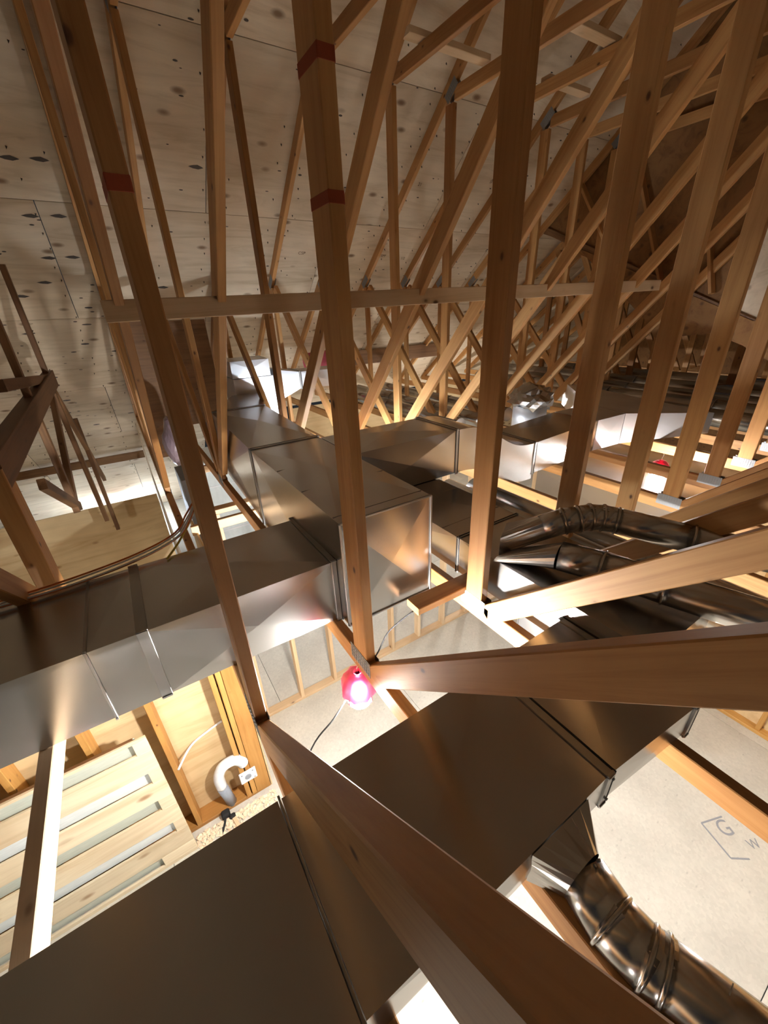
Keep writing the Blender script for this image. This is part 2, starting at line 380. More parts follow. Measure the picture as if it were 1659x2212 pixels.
for r in range(0, 7):                        # the other slope, behind the camera
    for i in range(-2, 6):
        x = -3.0 + i*2.44 + (1.22 if r % 2 else 0) + .4; cy = RY - (r+.5)*1.22*math.cos(PH)
        o = Vector((x, cy, RZ - (RY - cy)*PITCH + H)) + Vector((0, -math.sin(PH), math.cos(PH)))*.007
        m4 = Matrix.Rotation(PH, 4, 'X'); m4.translation = o
        link('plywood_sheet', sm, m4, ce, PLY)
# nail points coming through the sheets
bm = bmesh.new(); nn = Vector((0, -math.sin(PH), -math.cos(PH)))
for t in range(-3, 9):
    X = .533 + .61*t
    for y0 in [1.4 + .118*k for k in range(62)]:
        for dx in ((-.11,) if random.random() < .5 else (-.115, .10)):
            if random.random() < .25: continue
            x = X + dx + random.uniform(-.02, .02); y = y0 + random.uniform(-.03, .03)
            c = Vector((x, y, zr(y)+H)); q = nn.orthogonal().normalized(); w = nn.cross(q)
            b = [bm.verts.new(c + (q*math.cos(a)+w*math.sin(a))*.007) for a in (0, 2.1, 4.2)]; tp = bm.verts.new(c + nn*.022 + w*.004)
            for k in range(3): bm.faces.new((b[k], b[(k+1) % 3], tp))
for k in range(420):                        # dark knot holes and torn veneer
    y = random.uniform(3, 7.2); x = random.uniform(-2.2, .3) if k < 200 else random.uniform(0, 5)
    c = Vector((x, y, zr(y)+H)) + nn*.0006; q = Vector((1, 0, 0)); w = nn.cross(q); a0 = random.uniform(.012, .035) * (1.5 if k < 40 else .55); b0 = a0*random.uniform(.25, .5)
    bm.faces.new([bm.verts.new(c + q*math.cos(a)*a0 + w*math.sin(a)*b0 + nn*.0) for a in [i*math.pi/4 for i in range(8)]])
for x, y in ((-.21, 4.27), (-.04, 4.26), (-.22, 4.59), (-.04, 4.58), (-.21, 4.88), (-.04, 4.87), (-.52, 5.2), (-.31, 5.08), (.98, 4.2), (.64, 5.13), (-.62, 5.57)):
    c = Vector((x, y, zr(y)+H)) + nn*.0008; q = Vector((1, 0, 0)); w = nn.cross(q)
    bm.faces.new([bm.verts.new(c + q*dx + w*dy) for dx, dy in ((-.055, .0), (-.02, .012), (.015, .018), (.045, .006), (.06, -.002), (.02, -.016), (-.02, -.012))])
me = bpy.data.meshes.new('nail_points'); bm.to_mesh(me); bm.free()
o = link('nail_points', me, None, ce, DARKG); o['kind'] = 'stuff'
# grade stamps printed on the sheets
def stamp(x, y, s, size=.05):
    m4 = Matrix.Translation(Vector((x, y, zr(y)+H)) + nn*.002) @ Matrix((Vector((1, 0, 0)), Vector((0, -math.cos(PH), math.sin(PH))), nn*1.0)).transposed().to_4x4()
    # readable from below: x to the right, y up the slope
    text('grade_stamp', s, size, INKD, m4, ce)
for x, y, s in ((2.05, 4.78, 'CSP'), (2.3, 4.80, '12.5'), (3.1, 4.78, 'SPF'), (3.4, 4.80, '1/2'), (4.1, 4.02, 'SPAN'), (4.35, 4.02, '24/16'), (4.25, 4.6, 'CSP'), (3.15, 4.12, '21')): stamp(x, y, s)
# boards across the slope near the eaves
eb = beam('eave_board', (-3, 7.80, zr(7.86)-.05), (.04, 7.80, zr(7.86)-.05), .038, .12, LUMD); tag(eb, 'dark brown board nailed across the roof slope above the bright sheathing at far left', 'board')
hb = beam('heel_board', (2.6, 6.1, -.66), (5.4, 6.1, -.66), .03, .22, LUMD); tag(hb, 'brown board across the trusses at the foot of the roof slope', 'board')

# gable wall closing the right side, with its short leaning boards
gw = empty('wall_gable', 5.45, 2, 1, kind='structure')
L1 = lambda y: .95 + (y-4.39)*.4377
ys = [4.42, 3.2, 1.98, .76, -.46, -1.68]
for i in range(5):
    a, b = ys[i], ys[i+1]+.004
    poly_slab('plywood_sheet', [(5.47, a, L1(a)), (5.47, b, L1(b)), (5.47, b, zr(b)-.01), (5.47, a, zr(a)-.01)], .012, PLY if i in (2, 3) else PLYD, gw)  # paler middle sheets: the lamp-lit patch is put into the colour
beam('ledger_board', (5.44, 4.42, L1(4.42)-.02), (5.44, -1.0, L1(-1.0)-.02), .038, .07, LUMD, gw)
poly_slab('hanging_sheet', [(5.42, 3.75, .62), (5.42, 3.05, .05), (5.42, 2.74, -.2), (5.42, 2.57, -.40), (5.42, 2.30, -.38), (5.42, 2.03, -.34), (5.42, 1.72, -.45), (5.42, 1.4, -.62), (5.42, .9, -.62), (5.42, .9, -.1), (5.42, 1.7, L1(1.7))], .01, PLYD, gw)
for (a, b) in (((3.82, 1.28), (3.38, .653)), ((3.118, 1.249), (2.619, .14)), ((2.269, .55), (2.11, .03)), ((1.75, 1.3), (1.6, -.1))):
    g = beam('gable_cleat', (5.385, a[0], a[1]), (5.385, b[0], b[1]), .10, .03, LUM, None, up=Vector((1, 0, 0)).cross(Vector((0, b[0]-a[0], b[1]-a[1])).normalized()))
    tag(g, {3.82: 'short pale board leaning on the gable sheathing, farthest left of them', 3.118: 'second short leaning board on the gable sheathing from the left', 2.269: 'third short board on the gable sheathing, low by the hanging sheet', 1.75: 'rightmost short board on the gable sheathing beside the bright patch'}[a[0]], 'board', 'short boards on the gable sheathing')

# ---------------------------------------------------------------- trusses
T0 = .533; SP = .61; TH = .041
Yn, Zb = 1.057, -1.27; Ym = 3.46; ZF = 1.62
def member(name, tr, X, a, b, d=.089, m=None, th=TH):
    va = Vector((0, b[0]-a[0], b[1]-a[1])).normalized(); up = Vector((1, 0, 0)).cross(va)
    return beam(name, (X, a[0], a[1]), (X, b[0], b[1]), th, d, m or LUM, tr, up=up)
plate_me = None
def gusset(tr, X, y, z, ang, l=.15, h=.076):
    global plate_me
    if plate_me is None:
        bm = bmesh.new(); bmesh.ops.create_cube(bm, size=1); bmesh.ops.scale(bm, vec=(l, h, .0015), verts=bm.verts)
        for i in range(9):
            for j in range(4):
                r = bmesh.ops.create_cube(bm, size=1, matrix=Matrix.Translation((-l/2+.012+i*.0158, -h/2+.012+j*.017, .001)) @ Matrix.Diagonal((.005, .012, .003, 1)))
        plate_me = bpy.data.meshes.new('gusset_plate'); bm.to_mesh(plate_me); bm.free()
    for s in (-1, 1):
        m4 = Matrix((Vector((0, math.cos(ang), math.sin(ang))), Vector((0, -math.sin(ang), math.cos(ang)))*s, Vector((s, 0, 0)))).transposed().to_4x4()
        m4.translation = P(X + s*(TH/2+.001), y, z); link('gusset_plate', plate_me, m4, tr, PLATE)
def make_truss(X, label, short=False):
    tr = empty('roof_truss', X, Yn, Zb, label, 'truss', 'roof trusses')
    member('bottom_chord', tr, X, (-3.5, Zb), (7.0, Zb))
    member('top_chord', tr, X, (6.95, -1.24), (Ym-.03, .355+(5-Ym+.03)*PITCH))
    member('top_chord', tr, X, (Ym, .355+(5-Ym)*PITCH+.006), (RY+.1, .355+(5-RY-.1)*PITCH+.006))
    member('flat_chord', tr, X, (Ym-.06, ZF-.05), (-3.4, ZF-.05))
    member('post', tr, X, (Yn, Zb+.045), (Yn, ZF-.1), d=.099)
    member('post', tr, X, (Ym, Zb+.045), (Ym, ZF-.1), d=.099)
    member('diagonal_web', tr, X, (Ym-.10, Zb+.15), (Yn+.08, ZF-.14), d=.099)
    member('diagonal_web', tr, X, (Ym+.10, Zb+.10), (4.93, .27))
    member('post', tr, X, (5.0, Zb+.045), (5.0, .28), d=.064)
    member('diagonal_web', tr, X, (Yn-.082, Zb+.005), (-1.75, 1.337))
    member('post', tr, X, (-1.9, Zb+.045), (-1.9, ZF-.1))
    gusset(tr, X, Yn, Zb+.03, 0); gusset(tr, X, Ym, Zb+.03, 0); gusset(tr, X, Ym-.02, ZF-.02, -PH); gusset(tr, X, 5.0, .34, -PH)
    return tr
def dup(root, X, label):
    r = root.copy(); C.objects.link(r); dx = X - (root.location.x); r.location = root.location + Vector((dx, 0, 0)); r['label'] = label
    for ch in root.children:
        c = ch.copy(); C.objects.link(c); c.parent = r
    return r
LAB = {0: 'wooden roof truss whose post foot touches the nearest red work light',
       1: 'wooden roof truss with pale post and bright gusset right of the main duct end',
       2: 'wooden roof truss whose dark post comes down behind the silver pipe elbow',
       3: 'wooden roof truss, second to the right of the silver pipe elbow',
       4: 'wooden roof truss whose post foot stands just left of the far red lamp reflection',
       5: 'wooden roof truss with a small gusset right of the far red work light',
       6: 'wooden roof truss, second post to the right of the far red work light',
       7: 'wooden roof truss, third post to the right of the far red work light',
       8: 'wooden roof truss just before the gable sheathing at right',
       9: 'wooden roof truss just beyond the gable sheathing', 10: 'second wooden roof truss beyond the gable sheathing',
       11: 'third wooden roof truss beyond the gable sheathing', 12: 'fourth wooden roof truss beyond the gable sheathing',
       13: 'fifth wooden roof truss beyond the gable sheathing', 14: 'farthest wooden roof truss beyond the gable sheathing'}
t0 = make_truss(T0, LAB[0])
for t in range(1, 9): dup(t0, T0+SP*t, LAB[t])
# beyond the gable sheathing the roof is lower: flat frames of chords and short webs
lo = empty('roof_truss', T0+SP*9, Yn, Zb, LAB[9], 'truss', 'roof trusses'); X = T0+SP*9
member('bottom_chord', lo, X, (-2.5, Zb), (7.0, Zb)); member('top_chord', lo, X, (6.95, -1.24), (4.4, .80)); member('flat_chord', lo, X, (4.45, .78), (.5, -.75))
member('post', lo, X, (3.4, Zb+.045), (3.4, .35)); member('post', lo, X, (2.1, Zb+.045), (2.1, -.15)); member('diagonal_web', lo, X, (3.5, Zb+.1), (4.5, .7)); member('post', lo, X, (5, Zb+.045), (5, .28))
for t in range(10, 15): dup(lo, T0+SP*t, LAB[t])
g0 = make_truss(.098, 'wooden roof truss at left whose thick web fills the lower middle foreground')
member('top_chord', g0, .098+.085, (6.95, -1.24), (0.2, .355+(5-.2)*PITCH))
# red paint marks on the nearest posts
for tr, X, zc in ((g0, .098, .221), (t0, .533, .47), (t0, .533, .235)):
    slab('paint_mark', X-.0212, X+.0212, Yn-.0502, Yn+.0502, zc-.012, zc+.016, REDP, tr)
# left truss (x = -.52)
tl = empty('roof_truss', -.52, 2.1, Zb, 'dark low truss at far left with a heavy post standing behind the left duct', 'truss', 'roof trusses')
X = -.52
member('bottom_chord', tl, X, (-3, Zb), (2.3, Zb), m=LUMF); member('post', tl, X, (2.14, Zb), (2.14, -.5), d=.12, m=LUM, th=.076)
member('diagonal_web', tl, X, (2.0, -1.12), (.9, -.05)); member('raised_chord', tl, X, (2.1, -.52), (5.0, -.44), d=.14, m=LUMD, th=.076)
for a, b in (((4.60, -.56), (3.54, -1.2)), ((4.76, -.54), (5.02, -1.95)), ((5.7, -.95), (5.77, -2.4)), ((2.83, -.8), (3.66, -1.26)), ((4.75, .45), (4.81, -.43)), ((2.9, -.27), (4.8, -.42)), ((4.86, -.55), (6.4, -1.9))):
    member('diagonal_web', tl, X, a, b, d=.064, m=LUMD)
member('post', tl, X, (3.53, 1.3), (3.53, -1.25), d=.064, m=LUMD)

# ---------------------------------------------------------------- brace, blocks, strongback
br = beam('lateral_brace', (.03, 2.30, .045), (4.6, 2.27, .12), .038, .089, LUMF, up=Vector((0, 0, 1))); tag(br, 'long pale horizontal brace board nailed across the truss diagonals', 'board')
bl = beam('blocking', (.845, 1.155, -1.206), (1.30, 1.15, -1.206), .089, .038, LUM, up=Vector((0, 0, 1))); tag(bl, 'short dark-topped lumber block lying on the chord below the main duct end', 'board')
for x0, x1, y, lab in ((2.22, 2.96, 3.06, 'short pale purlin block at upper centre, leftmost of the three'), (3.6, 4.14, 3.03, 'short pale purlin block below the others at upper right'), (3.15, 3.64, 2.47, 'short pale purlin block highest of the three at upper right')):
    o = beam('purlin_block', (x0, y, 1.64), (x1, y, 1.64), .089, .038, LUMF); tag(o, lab, 'board', 'purlin blocks between the flat chords')
for y, x0, x1, lab in ((2.85, .15, .72, 'pale strongback board under the chords left of the main duct'), (4.17, .30, .75, 'second pale board under the chords, farther back left of the main duct')):
    o = beam('strongback', (x0, y, -1.34), (x1, y, -1.34), .038, .07, LUMF); tag(o, lab, 'board')

# ---------------------------------------------------------------- ducts
def duct_thing(name, loc, label): return empty(name, *loc, label, 'duct', 'rectangular galvanised ducts')
dm = duct_thing('main_duct', (.78, 1.8, -1.22), 'large galvanised trunk duct with capped bright end face at the centre')
q = lambda y, x0=.56, x1=1.005, z0=-1.222, z1=-.72: rect_y(y, x0, x1, z0, z1)
loft_box('duct_section', q(2.41), q(1.235), GALV, dm, .015)
loft_box('duct_section', q(3.70, .60, 1.06), q(2.425), GALV, dm, .022)
loft_box('duct_section', q(4.43, .95, 1.30), q(3.71, .60, 1.06), GALV, dm, .008)
cleats(q(2.418), (0, 1, 0), dm); cleats(q(3.705, .60, 1.06), (0, 1, 0), dm)
for y in (1.30, 1.62, 1.95): beam('stiffening_bead', (.565, y, -.7185), (1.0, y, -.7185), .006, .004, GALV, dm, bev=.001)
for a, b in (((.56, -.72), (1.005, -.72)), ((.56, -1.222), (1.005, -1.222)), ((.56, -1.222), (.56, -.72)), ((1.005, -1.222), (1.005, -.72))):
    beam('end_cap_flange', (a[0], 1.233, a[1]), (b[0], 1.233, b[1]), .010, .010, GALVT, dm, bev=.002)
hubt = duct_thing('plenum_box', (1.25, 4.6, -1.22), 'bright lit galvanised plenum box at the far end of the main duct')
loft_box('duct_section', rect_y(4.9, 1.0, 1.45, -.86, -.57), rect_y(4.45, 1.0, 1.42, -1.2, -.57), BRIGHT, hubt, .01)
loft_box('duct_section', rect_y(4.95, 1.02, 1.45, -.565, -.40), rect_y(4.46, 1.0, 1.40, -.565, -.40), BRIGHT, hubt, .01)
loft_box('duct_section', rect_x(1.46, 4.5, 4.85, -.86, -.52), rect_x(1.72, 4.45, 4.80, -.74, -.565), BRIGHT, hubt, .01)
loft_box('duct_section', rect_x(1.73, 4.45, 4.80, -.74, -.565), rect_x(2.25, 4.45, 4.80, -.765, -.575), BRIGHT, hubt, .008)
cleats(rect_x(1.725, 4.45, 4.80, -.74, -.565), (1, 0, 0), hubt, w=.02)

dl = duct_thing('left_duct', (-.9, 1.53, -1.23), 'long galvanised duct running left from the main duct, with cleated joints')
qx = lambda x, y0=1.303, y1=1.77, z0=-1.222, z1=-.922: rect_x(x, y0, y1, z0, z1)
loft_box('duct_section', qx(.552), qx(-.155), GALV, dl, .016)
loft_box('duct_section', qx(-.165), qx(-.317), GALV, dl, .002)
loft_box('duct_section', qx(-.322), qx(-1.5), GALV, dl, .004)
loft_box('duct_section', qx(-1.51), qx(-2.9), GALV, dl, .006)
cleats(qx(-.16), (1, 0, 0), dl, w=.035, gap=False)
for x in (-.32, -1.505): cleats(qx(x), (1, 0, 0), dl, w=.008, gap=False)
cleats(qx(.545, 1.30, 1.773, -1.226, -.918), (1, 0, 0), dl, w=.022)

dr = duct_thing('offset_duct', (2.2, 2.15, -1.2), 'galvanised duct leaving the main duct rightward with a wavy S-shaped offset')
qd = lambda x, z1=-.72, z0=-1.02, y0=1.937, y1=2.38: rect_x(x, y0, y1, z0, z1)
loft_box('duct_section', qd(1.01), qd(1.785), GALV, dr, .020)
# S offset as one smooth piece
n = 20; vs = []; fs = []
for i in range(n+1):
    u = i/n; x = 1.80 + u*.82; dz = -.25*(u - math.sin(2*math.pi*u)/(2*math.pi)); 
    for y, z in ((1.937, -1.02), (2.38, -1.02), (2.38, -.72), (1.937, -.72)): vs.append((x-2.2, y-2.15, z+dz+1))
for i in range(n):
    for k in range(4): fs.append((i*4+k, i*4+(k+1) % 4, (i+1)*4+(k+1) % 4, (i+1)*4+k))
me = bpy.data.meshes.new('offset_section'); me.from_pydata(vs, [], fs); me.update()
bm = bmesh.new(); bm.from_mesh(me); bmesh.ops.recalc_face_normals(bm, faces=bm.faces); bm.to_mesh(me); bm.free()
link('offset_section', me, Matrix.Translation(P(2.2, 2.15, -1)), dr, GALV)
loft_box('duct_section', qd(2.63, -.97, -1.225), qd(3.44, -.93, -1.205), GALV, dr, .008)
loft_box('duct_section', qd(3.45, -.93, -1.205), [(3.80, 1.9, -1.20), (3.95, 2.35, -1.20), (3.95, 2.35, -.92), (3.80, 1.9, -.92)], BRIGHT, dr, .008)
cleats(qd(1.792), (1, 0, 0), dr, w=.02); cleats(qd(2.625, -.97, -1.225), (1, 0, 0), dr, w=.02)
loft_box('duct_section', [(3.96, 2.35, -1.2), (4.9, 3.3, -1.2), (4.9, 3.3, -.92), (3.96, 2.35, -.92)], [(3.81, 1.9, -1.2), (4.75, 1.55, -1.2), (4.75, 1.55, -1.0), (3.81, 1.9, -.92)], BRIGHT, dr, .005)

dc = duct_thing('cross_duct', (1.43, 1.1, -1.22), 'galvanised duct right of the main duct running toward the viewer under the silver boots')
qc = lambda y, x0=1.215, x1=1.64, z0=-1.222, z1=-1.026: rect_y(y, x0, x1, z0, z1)
loft_box('duct_section', qc(2.03), qc(1.275), GALV, dc, .006)
loft_box('duct_section', qc(1.262), qc(.34), GALV, dc, .006)
cleats(qc(1.268), (0, 1, 0), dc, w=.008)
for y in (1.40, 1.75, 1.02): beam('stiffening_bead', (1.22, y, -1.0245), (1.635, y, -1.0245), .006, .004, GALV, dc, bev=.001)

fd = duct_thing('foreground_duct', (.2, .44, -1.22), 'wide dark galvanised duct filling the foreground under the thick web')
qf = lambda x, y0=.228, y1=.656, z0=-1.224, z1=-1.10: rect_x(x, y0, y1, z0, z1)
loft_box('duct_section', qf(.79), qf(.06), GALV, fd, .006)
loft_box('duct_section', qf(.05), qf(-1.15), GALV, fd, .006)
loft_box('duct_section', qf(1.20, .196, .66), qf(.80), GALV, fd, .005)
cleats(qf(.795), (1, 0, 0), fd, w=.026); cleats(qf(1.195, .196, .66), (1, 0, 0), fd, w=.024)
cleats(qf(.055), (1, 0, 0), fd, w=.006, gap=False)
for z in (-1.11, -1.2): beam('screw', (.80, .222, z), (.80, .216, z), .008, .008, PLATE, fd)

bd = duct_thing('dark_return_duct', (4.3, 1.7, -1.7), 'low dark shiny duct under the chords catching the far lamp reflection')
loft_box('duct_section', rect_y(2.3, 3.2, 4.9, -1.75, -1.42), rect_y(1.0, 3.2, 4.9, -1.75, -1.42), GALV, bd, .004)

# round pipes and boots
def loft_round(name, rect, c, axis, r, m, parent, n=24):
    """rect-to-round boot: rect 4 corners, round end centre c"""
    V = [P(*p) for p in rect]; c = P(*c); ax = Vector(axis).normalized(); o = (sum(V, Vector())/4 + c)/2
    per = []
    for i in range(4):
        for k in range(n//4): per.append(V[i].lerp(V[(i+1) % 4], k/(n//4)))
    rc = sum(V, Vector())/4; u = (V[0]-rc); u = (u - ax*u.dot(ax)).normalized(); w = ax.cross(u)
    if w.dot(V[1]-V[0]) < 0: w = -w
    cir = [c + (u*math.cos(2*math.pi*k/n) + w*math.sin(2*math.pi*k/n))*r for k in range(n)]
    vs = [tuple(p-o) for p in per] + [tuple(p-o) for p in cir]
    fs = [(k, (k+1) % n, n+(k+1) % n, n+k) for k in range(n)]
    me = bpy.data.meshes.new(name); me.from_pydata(vs, [], fs); me.update()
    return link(name, me, Matrix.Translation(o), parent, m)
def pipe_run(th, pts, r, beads=True, m=None):
    for i in range(len(pts)-1):
        a, b = Vector(pts[i]), Vector(pts[i+1]); d = (b-a).normalized(); 
        tube('pipe_section', [tuple(a - d*(.012 if i else 0)), tuple(b + d*.012)], r, m or PIPE, th, n=24)
        if beads and i: ring('crimp_bead', tuple(a), (Vector(pts[i]) - Vector(pts[i-1])).normalized() + d, r*1.015, .004, m or PIPE, th, wd=.005)
f1 = empty('round_pipe', .6, .1, -1.2, 'dark shiny round pipe with elbow joints leaving the foreground duct at bottom right', 'pipe', 'round galvanised pipes')
PP = [(.598, .155, -1.200), (.582, .075, -1.205), (.590, .005, -1.210), (.600, -.022, -1.210), (.655, -.20, -1.210), (.78, -.62, -1.210)]
loft_round('boot', [(.492, .226, -1.222), (.70, .226, -1.222), (.70, .226, -1.105), (.492, .226, -1.105)], PP[0], (0, -1, 0), .062, PIPE, f1)
pipe_run(f1, PP, .062)
beam('hanger_wire', (.655, -.10, -1.14), (.63, -.105, -1.155), .002, .002, WIREM, f1)
for x, z in ((.62, -1.14), (.605, -1.145)): beam('screw', (x, .145, z), (x+.004, .142, z+.007), .006, .006, PLATE, f1)

b1 = empty('round_pipe', 1.3, .9, -1.0, 'near silver boot and pipe lying on the cross duct, running right under the pale web', 'pipe', 'round galvanised pipes')
loft_round('boot', [(1.19, 1.02, -1.02), (1.36, 1.02, -1.02), (1.36, 1.0, -.985), (1.19, 1.0, -.985)], (1.345, .80, -.935), (.2, -.9, 0), .062, PIPE, b1)
pipe_run(b1, [(1.345, .80, -.935), (1.405, .655, -.933), (1.46, .45, -.933), (1.60, .0, -.933), (1.7, -.4, -.933)], .062)
b2 = empty('round_pipe', 1.5, .8, -.9, 'farther silver pipe with a gored elbow rising from the cross duct', 'pipe', 'round galvanised pipes')
loft_round('boot', [(1.25, 1.04, -1.02), (1.38, 1.12, -1.02), (1.38, 1.12, -.93), (1.25, 1.04, -.93)], (1.385, .935, -.875), (.7, -.4, .3), .056, PIPE, b2)
pipe_run(b2, [(1.385, .935, -.875), (1.46, .885, -.845), (1.50, .845, -.83), (1.545, .82, -.825), (1.58, .785, -.825), (1.61, .74, -.83), (1.72, .50, -.845), (1.95, 0, -.87), (2.1, -.4, -.88)], .056)
k = 0
for x, y0, y1, r, lab in ((1.78, 2.0, -.6, .07, 'long round pipe low beside the cross duct, inner of the pair'), (1.93, 1.9, -.6, .07, 'long round pipe low beside the cross duct, outer of the pair'),
        (3.0, 3.2, 6.0, .08, 'round pipe across the chords behind the offset duct, nearest'), (3.32, 3.0, 6.0, .08, 'round pipe across the chords behind the offset duct, second'), (3.75, 3.2, 6.3, .08, 'round pipe across the chords behind the offset duct, third'),
        (5.15, .6, 4.0, .09, 'bright round pipe across the far chords at right, nearest'), (5.55, .6, 5.5, .10, 'round pipe across the far chords at right, second'), (6.0, .6, 5.5, .10, 'round pipe across the far chords at right, third'), (6.5, .6, 5.8, .11, 'dark round pipe across the far chords at right, fourth'), (7.1, .4, 6, .12, 'farthest round pipe across the chords at right')):
    e = empty('round_pipe', x, (y0+y1)/2, Zb+.045, lab, 'pipe', 'round galvanised pipes')
    d = 1 if y1 > y0 else -1; L_ = abs(y1-y0); m_ = int(L_/1.5)+1
    for j in range(m_):
        a = y0 + d*L_*j/m_; b = y0 + d*L_*(j+1)/m_
        tube('pipe_section', [(x, a, Zb+.047+r), (x, b, Zb+.047+r)], r, PIPE, e, n=20)
        if j: ring('crimp_bead', (x, a, Zb+.047+r), (0, 1, 0), r, .004, PIPE, e)
co = empty('flex_collar', 3.5, 2.85, -1.1, 'galvanised round collar with a crumpled brown flexible bag on top', 'duct')
tube('collar', [(3.55, 2.75, -1.2), (3.55, 2.75, -.93)], .17, BRIGHT, co, n=28)
bm = bmesh.new(); bmesh.ops.create_icosphere(bm, subdivisions=3, radius=.21)
for v in bm.verts:
    s = 1 + .22*math.sin(v.co.x*31+v.co.y*17)*math.cos(v.co.z*23+v.co.y*29); v.co *= s; v.co.z *= .62
me = bpy.data.meshes.new('flexible_bag'); bm.to_mesh(me); bm.free(); link('flexible_bag', me, Matrix.Translation(P(3.55, 2.75, -.86)), co, PIPE)

# ---------------------------------------------------------------- two hanging work lights; the rest are added, unseen fill lamps
def work_light(X, Y, Z, label, power, r=.055, col=(1.0, .955, .91)):
    e = empty('work_light', X, Y, Z+.12, label, 'lamp', 'red work lights')
    # cap: ribbed dome
    bm = bmesh.new(); n = 24; prof = [(.018, .105), (.036, .10), (.060, .078), (.072, .045), (.074, .005), (.070, -.010)]
    rings = []
    for rr, z in prof: rings.append([bm.verts.new(((rr*(1+.07*math.cos(8*2*math.pi*k/n)*(rr > .04)))*math.cos(2*math.pi*k/n), (rr*(1+.07*math.cos(8*2*math.pi*k/n)*(rr > .04)))*math.sin(2*math.pi*k/n), z)) for k in range(n)])
    for a, b in zip(rings, rings[1:]):
        for k in range(n): bm.faces.new((a[k], a[(k+1) % n], b[(k+1) % n], b[k]))
    bm.faces.new(rings[0])
    me = bpy.data.meshes.new('cap'); bm.to_mesh(me); bm.free()
    for p in me.polygons: p.use_smooth = True
    link('cap', me, Matrix.Translation(P(X, Y, Z)), e, RED)
    bm = bmesh.new(); bmesh.ops.create_uvsphere(bm, u_segments=24, v_segments=12, radius=r)
    for v in bm.verts: v.co.z *= .75
    me = bpy.data.meshes.new('bulb'); bm.to_mesh(me); bm.free()
    for p in me.polygons: p.use_smooth = True
    link('bulb', me, Matrix.Translation(P(X, Y, Z-.050)), e, glow('lamp_glow', col, power))
    for k in range(4):
        a = k*math.pi/2+.4; tube('guard_rib', curve_pts([(X+.064*math.cos(a), Y+.064*math.sin(a), Z+.01), (X+.068*math.cos(a), Y+.068*math.sin(a), Z-.03), (X+.04*math.cos(a), Y+.04*math.sin(a), Z-.072)], 4), .0028, RED, e, n=6)
    tube('hook', curve_pts([(X, Y, Z+.10), (X, Y, Z+.125), (X+.012, Y, Z+.14), (X+.014, Y, Z+.158), (X-.004, Y, Z+.165)], 5), .0025, WIREM, e, n=6)
    return e
w1 = work_light(.515, 1.105, -1.46, 'red hanging work light glowing white under the nearest truss node', 1700)
tube('cord', curve_pts([(.515, 1.12, -1.46), (.49, 1.15, -1.52), (.408, 1.179, -1.66), (.309, 1.28, -1.92), (.2, 1.5, -2.6), (.15, 2.0, -3.5), (.12, 2.2, -3.84)]), .004, BLACK, w1, n=6)
tube('cord', curve_pts([(.55, 1.11, -1.36), (.66, 1.19, -1.42), (.74, 1.22, -1.36), (.80, 1.20, -1.30), (.85, 1.16, -1.235)]), .004, BLACK, w1, n=6)
w2 = work_light(3.79, 1.50, -1.36, 'red work light hanging from the far trusses at right', 560)
w7 = work_light(-.7, -1.3, -2.0, 'added fill lamp under the trusses behind the viewer', 130)  # unseen fill added for the faces turned to the viewer
w8 = work_light(1.6, 3.2, -1.15, 'added lamp brightening the far plenum box, hidden by the main duct', 900, col=(.80, .90, 1.0))  # added out of sight to light the plenum box
w3 = work_light(-.6, 8.9, -3.38, 'added cool lamp beyond the low plywood wall at far left, out of sight', 800, col=(.70, .82, 1.0))  # unseen lamp added to brighten the low end of the roof slope
w4 = work_light(3.6, -1.3, -1.9, 'added fill lamp under the trusses at right, out of frame', 330)  # unseen fill added to throw more light up from below
w9 = work_light(1.95, .55, -1.9, 'added fill lamp low under the cross duct, hidden behind the pale webs', 330)  # hidden fill added to brighten roof and brace
w10 = work_light(-.70, .95, -1.88, 'added fill lamp low under the left part of the foreground duct, hidden by it', 240)  # hidden fill added for the left face of the thick web
w6 = work_light(-2.3, 3.6, -2.5, 'added fill lamp behind the left duct, out of frame at left', 260)  # out-of-frame fill added for the low plywood wall
w5 = work_light(5.5, 5.0, -1.7, 'added unseen fill lamp far behind the ducts under the trusses', 900)  # unseen fill added behind the far ducts

# ---------------------------------------------------------------- small things
wi = empty('cable_bundle', .0, 1.8, -.9, 'bundle of white, orange and yellow cables lying along the back of the left duct', 'cable')
for i, (m_, dz, dy) in enumerate(((WHITE, .0, .0), (WHITE, .012, .015), (ORANGE, .006, -.012), (ORANGE, .02, .02), (WHITE, .014, -.02))):
    tube('cable', curve_pts([(-.60, 1.74+dy*.5, -.910+dz), (-.37, 1.75+dy, -.912+dz), (-.131, 1.79+dy, -.905+dz), (.03, 1.86+dy, -.89+dz), (.10, 1.9+dy, -.85+dz*2), (.165, 1.97, -.79+dz), (.2, 2.2, -.95), (.22, 2.3, -1.2)]), .004, m_, wi, n=6)
tube('cable', curve_pts([(-.03, 1.74, -.914), (.03, 1.83, -.90), (.10, 1.9, -.85)]), .005, YELLOW, wi, n=6)
bg = empty('plastic_bag', .2, 4, -1.1, 'mauve plastic-wrapped bundle behind the left posts', 'bag')
bm = bmesh.new(); bmesh.ops.create_icosphere(bm, subdivisions=3, radius=.17)
for v in bm.verts: v.co *= 1 + .12*math.sin(v.co.x*27+v.co.z*19); v.co.x *= .6; v.co.z *= 1.3
me = bpy.data.meshes.new('wrap'); bm.to_mesh(me); bm.free(); link('wrap', me, Matrix.Translation(P(.30, 4.1, -1.0)), bg, BAG)
pk = empty('insulation_roll', 2.45, 5.9, -.8, 'pink insulation batt tucked under the roof slope', 'insulation')
tube('batt', [(2.35, 5.75, -.62), (2.75, 5.75, -.60)], .13, PINK, pk, n=14)
pv = empty('pvc_vent', -.1, 2.48, FZ, 'white and grey plastic pipe elbow on the left wall', 'pipe')
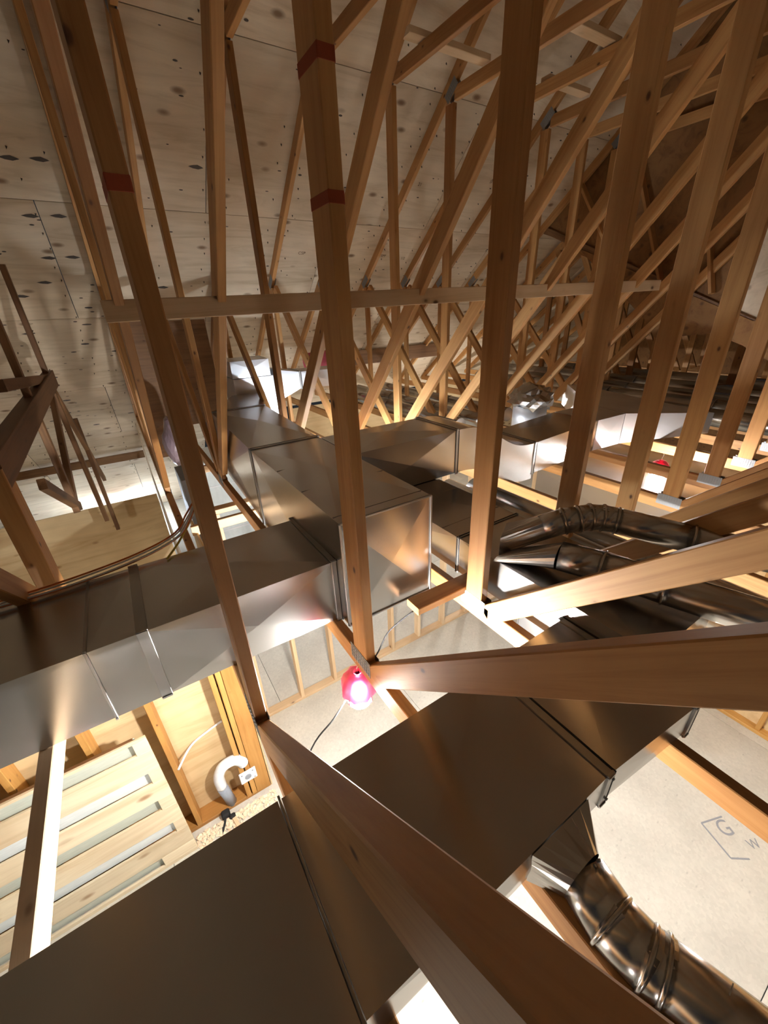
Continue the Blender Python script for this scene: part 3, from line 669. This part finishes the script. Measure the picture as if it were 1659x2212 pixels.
tube('grey_pipe', [(-.165, 2.50, FZ+.03), (-.195, 2.46, -3.50)], .042, GREY, pv)
tube('white_elbow', curve_pts([(-.195, 2.46, -3.50), (-.19, 2.45, -3.36), (-.14, 2.45, -3.27), (-.05, 2.45, -3.26), (.0, 2.45, -3.32), (.01, 2.45, -3.36)]), .042, WHITE, pv)
ob = empty('outlet_box', .02, 2.44, -3.45, 'white outlet plate with a round port beside the plastic elbow', 'outlet')
slab('plate', -.05, .085, 2.385, 2.40, -3.52, -3.39, WHITE, ob, bev=.004)
tube('port', [(.015, 2.392, -3.455), (.015, 2.378, -3.455)], .026, GREY, ob)
for x, z in ((-.03, -3.41), (.06, -3.41), (.065, -3.50)): tube('screw', [(x, 2.388, z), (x, 2.381, z)], .006, GREY, ob, n=8)
cb = tube('wall_cable', curve_pts([(-.42, 2.455, -3.05), (-.3, 2.58, -3.02), (-.15, 2.585, -2.96), (-.04, 2.56, -2.90)]), .009, WHITE, None, n=8); tag(cb, 'white cable strung across the left plywood wall between studs', 'cable')
# chips and sawdust along the wall
bm = bmesh.new()
for k in range(520):
    u = random.random(); x = -.47 + .65*u + random.gauss(0, .02); y = 2.42 - abs(random.gauss(0, .07)) - .02; s = random.uniform(.010, .034)
    if x > .19: continue
    mm = Matrix.Translation(P(x, y, FZ + .006 + random.random()*.02)) @ Matrix.Rotation(random.random()*6, 4, 'Z') @ Matrix.Rotation(random.uniform(-.6, .6), 4, 'X') @ Matrix.Diagonal((s, s*.6, .004, 1))
    bmesh.ops.create_cube(bm, size=1, matrix=mm)
me = bpy.data.meshes.new('wood_chips'); bm.to_mesh(me); bm.free(); o = link('wood_chips', me, None, None, CHIP); tag(o, 'pale wood chips and sawdust heaped along the left wall', 'wood chips', kind='stuff')
o = beam('wood_offcut', (-.19, 2.40, FZ+.02), (-.13, 2.10, FZ+.02), .03, .03, LUMF); tag(o, 'narrow pale wood offcut lying among the chips', 'board')
pg = empty('power_cord', -.24, 2.4, FZ, 'black plug and cord on the floor by the wood chips', 'cord')
tube('cord', curve_pts([(-.235, 2.42, FZ+.04), (-.26, 2.36, FZ+.03), (-.30, 2.30, FZ+.012), (-.36, 2.20, FZ+.01), (-.45, 2.0, FZ+.01)]), .009, BLACK, pg, n=8)
slab('plug', -.27, -.20, 2.39, 2.45, FZ+.01, FZ+.075, BLACK, pg, bev=.012); slab('plug', -.215, -.165, 2.36, 2.40, FZ+.01, FZ+.05, BLACK, pg, bev=.01)
cab = empty('storage_cabinet', 1.05, 6.9, FZ, 'pale grey-green boxed duct cabinet on the lower floor left of the main duct', 'cabinet')
slab('cabinet_body', .64, 1.50, 6.45, 7.35, FZ, -1.98, CABM, cab, bev=.01)
for z in (-2.4, -2.8, -3.2): slab('shelf_edge', .635, 1.505, 6.44, 6.45, z, z+.022, WHITE, cab)
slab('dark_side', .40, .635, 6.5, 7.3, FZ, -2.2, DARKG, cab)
gb = empty('water_tank', 2.95, 1.85, FZ, 'pale blue-white rounded tank standing on the lower floor under the cross duct', 'tank')
tube('tank_body', [(2.98, 1.80, FZ), (2.98, 1.80, -2.72), (2.98, 1.80, -2.66)], [.27, .27, .20], BRIGHT, gb, n=28)
tube('tank_pipe', [(2.78, 1.95, FZ), (2.78, 1.95, -2.5)], .02, BLACK, gb, n=8)
print('objects', len(bpy.data.objects))
